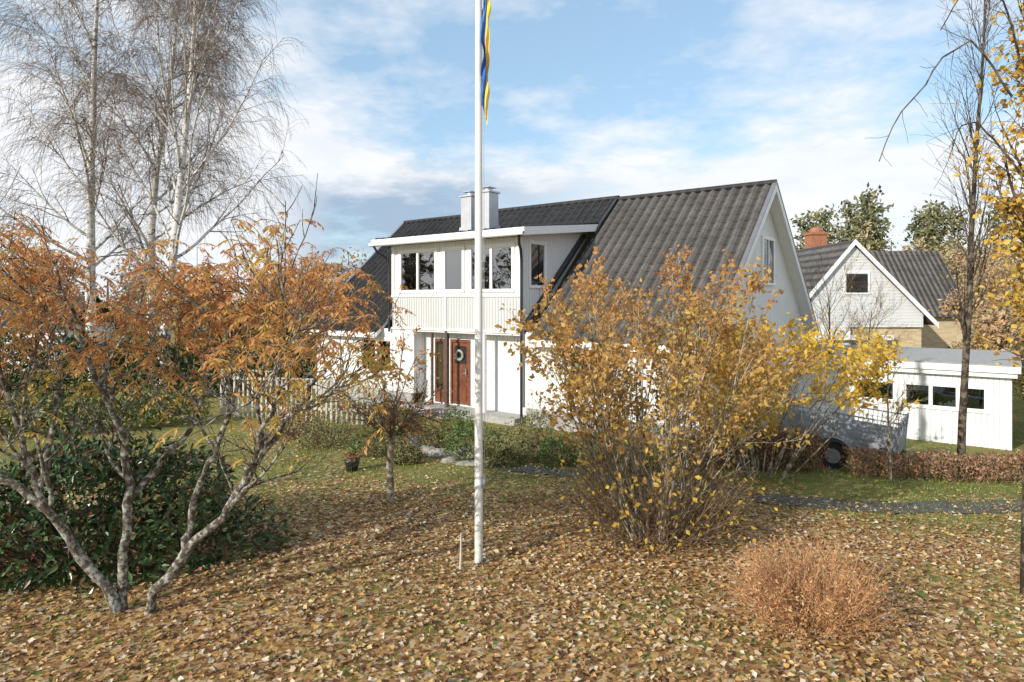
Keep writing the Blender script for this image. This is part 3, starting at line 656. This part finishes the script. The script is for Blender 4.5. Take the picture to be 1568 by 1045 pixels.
def shrub(name,cx,cy,rx,ry,h,nleaf,ls,lw,mats,zs=0,droop=.2,nst=60):
    mb=MB(); z0=float(gz(cx,cy))
    th=rng.uniform(0,2*np.pi,nleaf); ph=np.arccos(rng.uniform(-.1,1,nleaf)); r=rng.uniform(.55,1,nleaf)**.5
    bump=1+.13*np.sin(3*th+1)+.10*np.sin(5*th+4*ph)+.10*np.sin(9*ph+2*th)
    q=np.c_[cx+rx*r*bump*np.sin(ph)*np.cos(th),cy+ry*r*bump*np.sin(ph)*np.sin(th),z0+.08+(h-.08)*r*bump*np.maximum(np.cos(ph),-.02)]
    o=q-np.array([cx,cy,z0]); o/=np.linalg.norm(o,axis=1,keepdims=True); l=ls*rng.uniform(.7,1.2,nleaf)
    cell=np.sin(q[:,0]*9/max(rx,.5))*np.sin(q[:,1]*8/max(rx,.5))*np.sin(q[:,2]*11)
    k=rng.uniform(0,1,nleaf)<np.clip(.75+cell,.25,1); q,o,l=q[k],o[k],l[k]
    mb.kites(q,rv(len(q))+o*.6-np.array([0,0,droop]),o+.6*rv(len(q)),l,l*lw/ls,1)
    st=stems_fan(cx,cy,nst,rx*.25,1.1,min(h,rx)*1.0,6,.08,(0,0,.04),z0); mb.tube(st,np.full((nst,6),.009),3,0)
    return mb.obj(name,mats)
RHO=mat_leaf('rhododendron_leaves',[(.03,.06,.022),(.045,.09,.03),(.07,.125,.04),(.10,.16,.06),(.04,.08,.025),(.18,.09,.045)],.1,rough=.3)
shrub('rhododendron_bush',-5.7,8.75,2.0,1.2,1.6,14000,.14,.052,[DKBARK,RHO])
GRN=mat_leaf('evergreen_leaves',[(.05,.09,.025),(.09,.15,.03),(.13,.19,.05)],.1)
OLV=mat_leaf('olive_leaves',[(.17,.18,.06),(.26,.23,.09),(.12,.13,.05)],.1)
RED=mat_leaf('russet_leaves',[(.22,.10,.055),(.32,.17,.07),(.16,.09,.05)],.1)
for (x,y,rx,h,mt,nm) in [(-.9,14.9,.75,.75,GRN,'juniper_shrub'),(.2,14.6,.7,.8,OLV,'low_garden_shrub'),(1.1,14.1,.6,.65,GRN,'low_garden_shrub.001'),(-.2,13.9,.4,.42,OLV,'russet_shrub'),
     (-3.2,15.2,.7,.7,GRN,'low_garden_shrub.002'),(-4.7,16.2,.8,.75,OLV,'low_garden_shrub.003'),(-5.9,17.4,.8,.8,RED,'russet_shrub.001'),(2.0,13.9,.7,.9,OLV,'low_garden_shrub.004'),
     (-2.4,14.2,.4,.4,OLV,'low_garden_shrub.007'),(2.9,13.6,.7,1.0,GRN,'juniper_shrub.001'),(-1.9,15.9,.5,.5,OLV,'low_garden_shrub.005'),(-1.5,17.2,.5,.8,GRN,'juniper_shrub.002'),(.6,16.2,.5,.9,OLV,'low_garden_shrub.006')]:
    shrub(nm,x,y,rx,rx*.8,h,2400,.075,.032,[BROWNTW,mt],nst=40)
b=MB(); T0=resample([(-2.1,11.1,-.1),(-2.12,11.1,.6),(-2.08,11.1,1.15)],8)[None]; TR=np.linspace(.07,.055,8)[None]; b.tube(T0,TR,9,0)
P0=grow(np.repeat([[-2.08,11.1,1.12]],16,0),np.c_[rng.normal(0,1,(16,2)),np.full(16,.75)],rng.uniform(.6,1.3,16),8,.09,(0,0,.06)); R0=np.full((16,1),.02)*(1-.6*np.linspace(0,1,8))[None]; b.tube(P0,R0,5,0)
P1,R1=sprout(P0,R0,10,.1,1,.9,.25,.5,.3,7,.12,(0,0,-.10),.6,.006,.2); b.tube(P1,R1,4,1)
P2,R2=sprout(P1,R1,7,.1,1,.8,.25,.3,.3,5,.12,(0,0,-.10),.6,.0035,.2); b.tube(P2,R2,3,1)
PL=grow(np.repeat([[-2.08,11.1,1.5]],5,0),np.c_[rng.normal(0,.25,(5,2)),np.ones(5)],rng.uniform(1.1,1.6,5),8,.06,(0,0,.05)); b.tube(PL,np.full((5,8),.01),4,0)
PL2,RL2=sprout(PL,np.full((5,8),.01),7,.4,1,.9,.2,.45,.3,5,.1,(0,0,-.05),.6,.004); b.tube(PL2,RL2,3,1)
q=np.concatenate([pts_on(PL2,10,.2,1),pts_on(P2,1)[::4]]); leaves_at(b,q,.11,.05,2,.5)
b.obj('weeping_ornamental_tree',[GREYBARK,BROWNTW,mat_leaf('ornamental_leaves',[(.64,.30,.11),(.68,.42,.13),(.42,.20,.08)],.3)],smooth_mi=[0,1])
b=MB()
T0=grow(np.array([[6.15,7.55,-.2]]),np.array([[-.003,0,1.]]),np.array([10.5]),22,.012,(0,0,.02)); TR=.13*(1-.8*np.linspace(0,1,22))[None]; b.tube(T0,TR,12,0)
P1,R1=sprout(T0,TR,52,.22,1,.36,.10,1.5,.2,10,.05,(0,0,.08),.32,.010,.3); b.tube(P1,R1,6,0)
P2,R2=sprout(P1,R1,7,.15,1,.6,.2,.55,.3,7,.12,(0,0,-.05),.5,.006,.2); b.tube(P2,R2,4,0)
P3,R3=sprout(P2,R2,4,.15,1,.6,.2,.3,.3,5,.12,(0,0,-.10),.5,.004,.2); b.tube(P3,R3,3,0)
q=pts_on(P3,9); dens=np.clip(.65+.9*np.sin(q[:,2]*2.6+q[:,0]*2)*np.sin(q[:,0]*4+q[:,1]*3),.12,.98)*np.clip((q[:,2]-1.6)/1.2,0,1)*np.clip((8.2-q[:,2])/2,.2,1)
q=q[rng.uniform(0,1,len(q))<dens*.85]; leaves_at(b,q,.08,.065,1,.6,.035); print('poplar leaves',len(q))
for pts in ([(5.9,7.55,5.9),(5.4,7.5,6.55),(5.0,7.45,6.3),(4.78,7.4,5.98),(4.5,7.4,5.7),(4.35,7.4,5.45),(4.28,7.4,5.15)],[(5.95,7.5,6.3),(5.6,7.3,6.9),(5.15,7.2,7.1),(4.85,7.1,6.8),(4.7,7.1,6.5)],[(5.95,7.5,5.0),(5.5,7.5,5.6),(5.2,7.4,5.5),(5.05,7.4,5.1)]):
    A=resample(pts,14); A[1:]+=np.cumsum(rng.normal(0,.008,(13,3)),0); A=A[None]; AR=(.014*(1-.6*np.linspace(0,1,14)))[None]; b.tube(A,AR,5,0)
    B,BR=sprout(A,AR,9,.2,1,.8,.2,.35,.3,6,.14,(0,0,-.12),.5,.004); b.tube(B,BR,3,0)
b.obj('poplar_tree',[DKBARK,mat_leaf('poplar_leaves',[(.70,.47,.08),(.74,.54,.11),(.6,.37,.08),(.36,.21,.07)],.4)],smooth_mi=[0])
def slender(name,x,y,H,r,k,L,ang,mat,lf=None):
    mb=MB(); z0=float(gz(x,y))-.1
    T0=grow(np.array([[x,y,z0]]),np.array([[0,0,1.]]),np.array([H]),18,.02,(0,0,.02)); TR=r*(1-.85*np.linspace(0,1,18))[None]; mb.tube(T0,TR,8,0)
    P1,R1=sprout(T0,TR,k,.25,1,ang,.12,L,.2,9,.06,(0,0,.07),.4,.008,.35); mb.tube(P1,R1,4,0)
    P2,R2=sprout(P1,R1,6,.15,1,.5,.2,L*.45,.3,6,.08,(0,0,.04),.5,.005,.2); mb.tube(P2,R2,3,0)
    P3,R3=sprout(P2,R2,3,.15,1,.5,.2,L*.25,.3,4,.08,(0,0,.0),.6,.004,.2); mb.tube(P3,R3,3,0)
    mats=[mat]
    if lf: q=pts_on(P3,1); q=q[rng.uniform(0,1,len(q))<lf]; leaves_at(mb,q,.08,.06,1); mats.append(GOLD)
    return mb.obj(name,mats,smooth_mi=[0])
slender('columnar_aspen_tree',9.75,13.9,11,.085,40,1.9,.33,DKBARK,.08)
slender('sapling_tree',7.45,12.6,2.5,.032,16,.9,.7,GREYBARK)
slender('bare_cherry_tree',11.0,22.0,4.6,.08,22,2.2,.75,BROWNTW,.1)
slender('bare_cherry_tree.001',13.5,24.5,4.0,.07,20,1.8,.75,BROWNTW,.1)
def hedge(name,pts,w,h,nl,ls,mats,twigs=True):
    mb=MB(); A=resample([(a,c,0) for a,c in pts],60); u=rng.uniform(0,59,nl); i=np.minimum(u.astype(int),58); f=(u-i)[:,None]
    c=A[i]*(1-f)+A[i+1]*f; t=A[i+1]-A[i]; t/=np.linalg.norm(t,axis=1,keepdims=True); nrm=np.c_[-t[:,1],t[:,0],np.zeros(nl)]
    hh=h*(1+.10*np.sin(u*.9)+.07*np.sin(u*2.3)); s=rng.uniform(-1,1,nl); z=rng.uniform(0.03,1,nl)**.8
    pos=c+nrm*(s*w*(1-.3*z**3))[:,None]; pos[:,2]=gz(pos[:,0],pos[:,1])+z*hh+rng.normal(0,.03,nl)
    d=rv(nl); d[:,2]+=.3; l=ls*rng.uniform(.6,1.3,nl); mb.kites(pos,d,rv(nl),l,l*.5,1)
    if twigs:
        K=nl//14; j=rng.integers(0,nl,K); p=pos[j].copy(); p[:,2]=gz(p[:,0],p[:,1]); G=grow(p,np.c_[rng.normal(0,.3,(K,2)),np.ones(K)],hh[j]*1.08,5,.1,(0,0,.05)); mb.tube(G,np.full((K,5),.005),3,0)
    return mb.obj(name,mats)
hedge('beech_hedge',[(7.0,13.4),(9.0,12.9),(12,12.3),(18,11.6)],.5,.52,12000,.075,[BROWNTW,mat_leaf('beech_hedge_leaves',[(.26,.12,.07),(.36,.19,.10),(.18,.10,.06),(.44,.27,.14)],.1)])
hedge('low_hedge',[(3.6,13.8),(5.5,13.9),(6.6,13.8)],.6,.75,6000,.08,[BROWNTW,RED])
hedge('thuja_hedge',[(-24,20),(-16,22.5),(-10.5,25.5),(-8.8,28)],.9,2.3,24000,.17,[DKBARK,mat_leaf('thuja_foliage',[(.035,.06,.02),(.055,.09,.025),(.09,.12,.03)],.1)],False)
hedge('garden_hedge',[(-20,15),(-13,17.5),(-9.2,19.5)],.7,1.0,12000,.13,[DKBARK,mat_leaf('privet_foliage',[(.08,.12,.03),(.14,.18,.05),(.32,.27,.09)],.1)],False)
hedge('garden_hedge.001',[(15.5,17.5),(19,21),(24,30),(30,48)],.9,1.9,14000,.16,[DKBARK,mat_leaf('mixed_hedge_foliage',[(.07,.11,.03),(.20,.16,.06),(.36,.18,.07),(.3,.28,.08)],.1)],False)
zz=float(gz(-3.35,13.4)); b=MB(); b.tube(np.array([[-3.35,13.4,zz],[-3.35,13.4,zz+.001],[-3.35,13.4,zz+.2],[-3.35,13.4,zz+.23],[-3.35,13.4,zz+.24],[-3.35,13.4,zz+.2]]),np.array([.001,.11,.16,.18,.15,.001]),16,0)
b.kites(np.c_[-3.35+rng.normal(0,.08,160),13.4+rng.normal(0,.08,160),zz+.22+rng.uniform(0,.12,160)],rv(160)+[0,0,.7],rv(160),.10,.03,1)
b.obj('flower_pot',[POTM,RED],smooth_mi=[0])
def rock(mb,x,y,r,h):
    U=10;Vn=7; th=np.linspace(0,2*np.pi,U,endpoint=False); G=[]
    s=rng.uniform(0,9,4)
    for k in range(Vn):
        ph=k/(Vn-1)*np.pi/2; rr=r*(np.cos(ph)**.6)*(1+.15*np.sin(2*th+s[0])+.1*np.sin(3*th+s[1]+k*.5)); G.append(np.c_[x+rr*np.cos(th),y+rr*np.sin(th)*.8,gz(x,y)-.05+h*(np.sin(ph)**.8)+rng.normal(0,.01,U)])
    G=np.stack(G); id=np.arange(U*Vn).reshape(Vn,U); nx_=np.roll(id,-1,1); mb.add(G,np.stack([id[:-1],nx_[:-1],nx_[1:],id[1:]],-1))
b=MB()
for k in range(14):
    f=k/13; rock(b,-3.0+f*2.2+rng.normal(0,.15),16.0-f*1.7+rng.normal(0,.25),rng.uniform(.16,.36),rng.uniform(.10,.22))
b.obj('rockery_stones',[STONE])
# ------------------------------------------------------------ distant vegetation
def mass(name,centres,kind,mats,nl,ls):
    mb=MB()
    for (x,y,r,h) in centres:
        n=nl; mb.tube(np.array([[x,y,-1],[x,y,h*.95]]),np.array([.18,.04]),5,0)
        if kind=='pine':
            K=26; cz=np.linspace(.22,1,K)*h; cr=r*(1.1-cz/h)*rng.uniform(.3,1.1,K); ca=rng.uniform(0,6.28,K); j=rng.integers(0,K,n)
            p=np.c_[x+cr[j]*np.cos(ca[j]),y+cr[j]*np.sin(ca[j]),cz[j]]+rng.normal(0,1,(n,3))*[.36*r*.5,.36*r*.5,h*.022]
        else:
            K=16; c=rv(K)*rng.uniform(.3,.85,(K,1)); j=rng.integers(0,K,n)
            p=np.array([x,y,h*.58])+ (c[j]+rng.normal(0,.17,(n,3)))*[r,r,h*.42]
        d=rv(n); l=ls*rng.uniform(.5,1.3,n); mb.kites(p,d,rv(n),l,l*.5,1)
    return mb.obj(name,mats)
PINE=mat_leaf('pine_needles',[(.09,.11,.055),(.14,.15,.06),(.24,.21,.09)],.1)
AUT=mat_leaf('distant_autumn_foliage',[(.42,.34,.18),(.32,.3,.15),(.5,.36,.2),(.3,.22,.15)],.1)
mass('distant_pine_trees',[(26+i*1.9+rng.normal(0,.8),72+rng.normal(0,6),2.9,rng.uniform(11.5,14.5)) for i in range(20)],'pine',[DKBARK,PINE],1300,.55)
mass('distant_autumn_trees',[(24+i*3.0+rng.normal(0,1),62+rng.normal(0,4),3.2,rng.uniform(8.5,11.0)) for i in range(14)],'dec',[DKBARK,AUT],1100,.42)
mass('distant_woodland',[(-95+i*4.6+rng.normal(0,1),80+rng.normal(0,9),4,rng.uniform(7,11)) for i in range(26)],'dec',[DKBARK,mat_leaf('hazy_woodland',[(.38,.33,.30),(.3,.27,.24),(.46,.33,.24)],.1)],800,.6)
mass('background_garden_trees',[(-30,36,3,4.5),(-24,38,3,5),(-18.5,37,2.6,4.6),(-13.5,36,2.5,5.2),(-10.2,35,2,5.5),(-35,34,3,5),(19.5,25.5,1.4,3.4),(25,34,1.8,4.6),(30,42,2.4,7),(34,46,2.6,8),(38,52,3,8.5)],'dec',[DKBARK,mat_leaf('russet_garden_foliage',[(.44,.25,.13),(.42,.31,.18),(.2,.18,.09),(.50,.31,.15)],.1)],1500,.24)
mass('woodland_beside_street',[(-52+rng.normal(0,3),-14+i*3.6+rng.normal(0,1),2.6,rng.uniform(8,13)) for i in range(13)],'dec',[DKBARK,mat_leaf('street_trees',[(.12,.1,.06),(.08,.08,.04),(.2,.14,.07)],.1)],330,.7)
# ------------------------------------------------------------ world
w=bpy.data.worlds.new('World'); scene.world=w; w.use_nodes=True; nt=w.node_tree; nt.nodes.clear(); T=NT(nt)
SE=24; SX,SY=-.76,-.65; az=math.atan2(SX,SY)
sky=T.n('ShaderNodeTexSky',sky_type='NISHITA',sun_disc=False); sky.sun_elevation=math.radians(SE); sky.sun_rotation=az%(2*math.pi); sky.air_density=1.0; sky.dust_density=.6; sky.ozone_density=1.3
tc=T.n('ShaderNodeTexCoord').outputs['Generated']; sp=T.n('ShaderNodeSeparateXYZ'); nt.links.new(tc,sp.inputs[0]); x_,y_,z_=sp.outputs
zz=T.m('ADD',T.m('MAXIMUM',z_,0.),.16)
cb=T.n('ShaderNodeCombineXYZ'); T.put(cb.inputs[0],T.m('DIVIDE',x_,zz)); T.put(cb.inputs[1],T.m('DIVIDE',y_,zz)); T.put(cb.inputs[2],.37)
n1=T.noise(cb.outputs[0],1.15,6,.62); n2=T.noise(cb.outputs[0],3.1,4,.65)
azm=T.m('ARCTAN2',x_,y_)
nn=T.m('ADD',T.m('MULTIPLY',n1,.70),T.m('MULTIPLY',n2,.30))
bank=T.m('MULTIPLY',T.mapr(z_,.28,.17,0,1),.17)
left=T.m('MULTIPLY',T.mapr(azm,-.25,-.55,0,1),.10)
fac=T.mapr(T.m('ADD',T.m('ADD',nn,bank),left),.47,.65,0,1)
gy=T.m('MULTIPLY',T.mapr(T.m('ADD',z_,T.m('MULTIPLY',T.m('SUBTRACT',n1,.5),.26)),.205,.155,0,1),T.m('MULTIPLY',T.mapr(azm,-.38,-.27,0,1),T.mapr(azm,.22,-.10,0,1)))
cl=T.mix(T.mapr(n2,.62,.35,0,.35),(8.2,8.2,8.3),(5.6,6.5,7.7))
cl=T.mix(T.m('MULTIPLY',gy,.9),cl,(2.7,3.8,5.2))
skyc=T.mix(1.0,sky.outputs[0],(1.7,1.7,1.6),'MULTIPLY')
skyc=T.mix(.5,skyc,(3.6,5.5,7.5))
c=T.mix(T.m('MULTIPLY',fac,.93),skyc,cl)
c=T.mix(T.mapr(z_,.06,.0,0,.8),c,(6.8,7.2,7.7))
bg=T.n('ShaderNodeBackground'); nt.links.new(c,bg.inputs[0]); bg.inputs[1].default_value=.125
wo=T.n('ShaderNodeOutputWorld'); nt.links.new(bg.outputs[0],wo.inputs[0])
try: w.cycles.sampling_method='MANUAL'; w.cycles.sample_map_resolution=512
except Exception: pass
sd=bpy.data.lights.new('sun','SUN'); sd.energy=4.7; sd.angle=math.radians(.5); sd.color=(1,.94,.85); so=bpy.data.objects.new('sun',sd); COL.objects.link(so)
e=math.radians(SE); v=Vector((SX*math.cos(e),SY*math.cos(e),math.sin(e))); so.rotation_euler=v.to_track_quat('Z','Y').to_euler(); so.location=(-20,-12,20)
cd=bpy.data.cameras.new('camera'); cd.lens=22.5; cd.sensor_width=36; cd.shift_y=-.0399; cd.clip_end=3000; cd.clip_start=.05
co=bpy.data.objects.new('camera',cd); COL.objects.link(co); co.location=(0,0,3.5); co.rotation_euler=(math.radians(90),0,0); scene.camera=co
scene.view_settings.view_transform='Standard'; scene.view_settings.look='None'; scene.view_settings.exposure=0
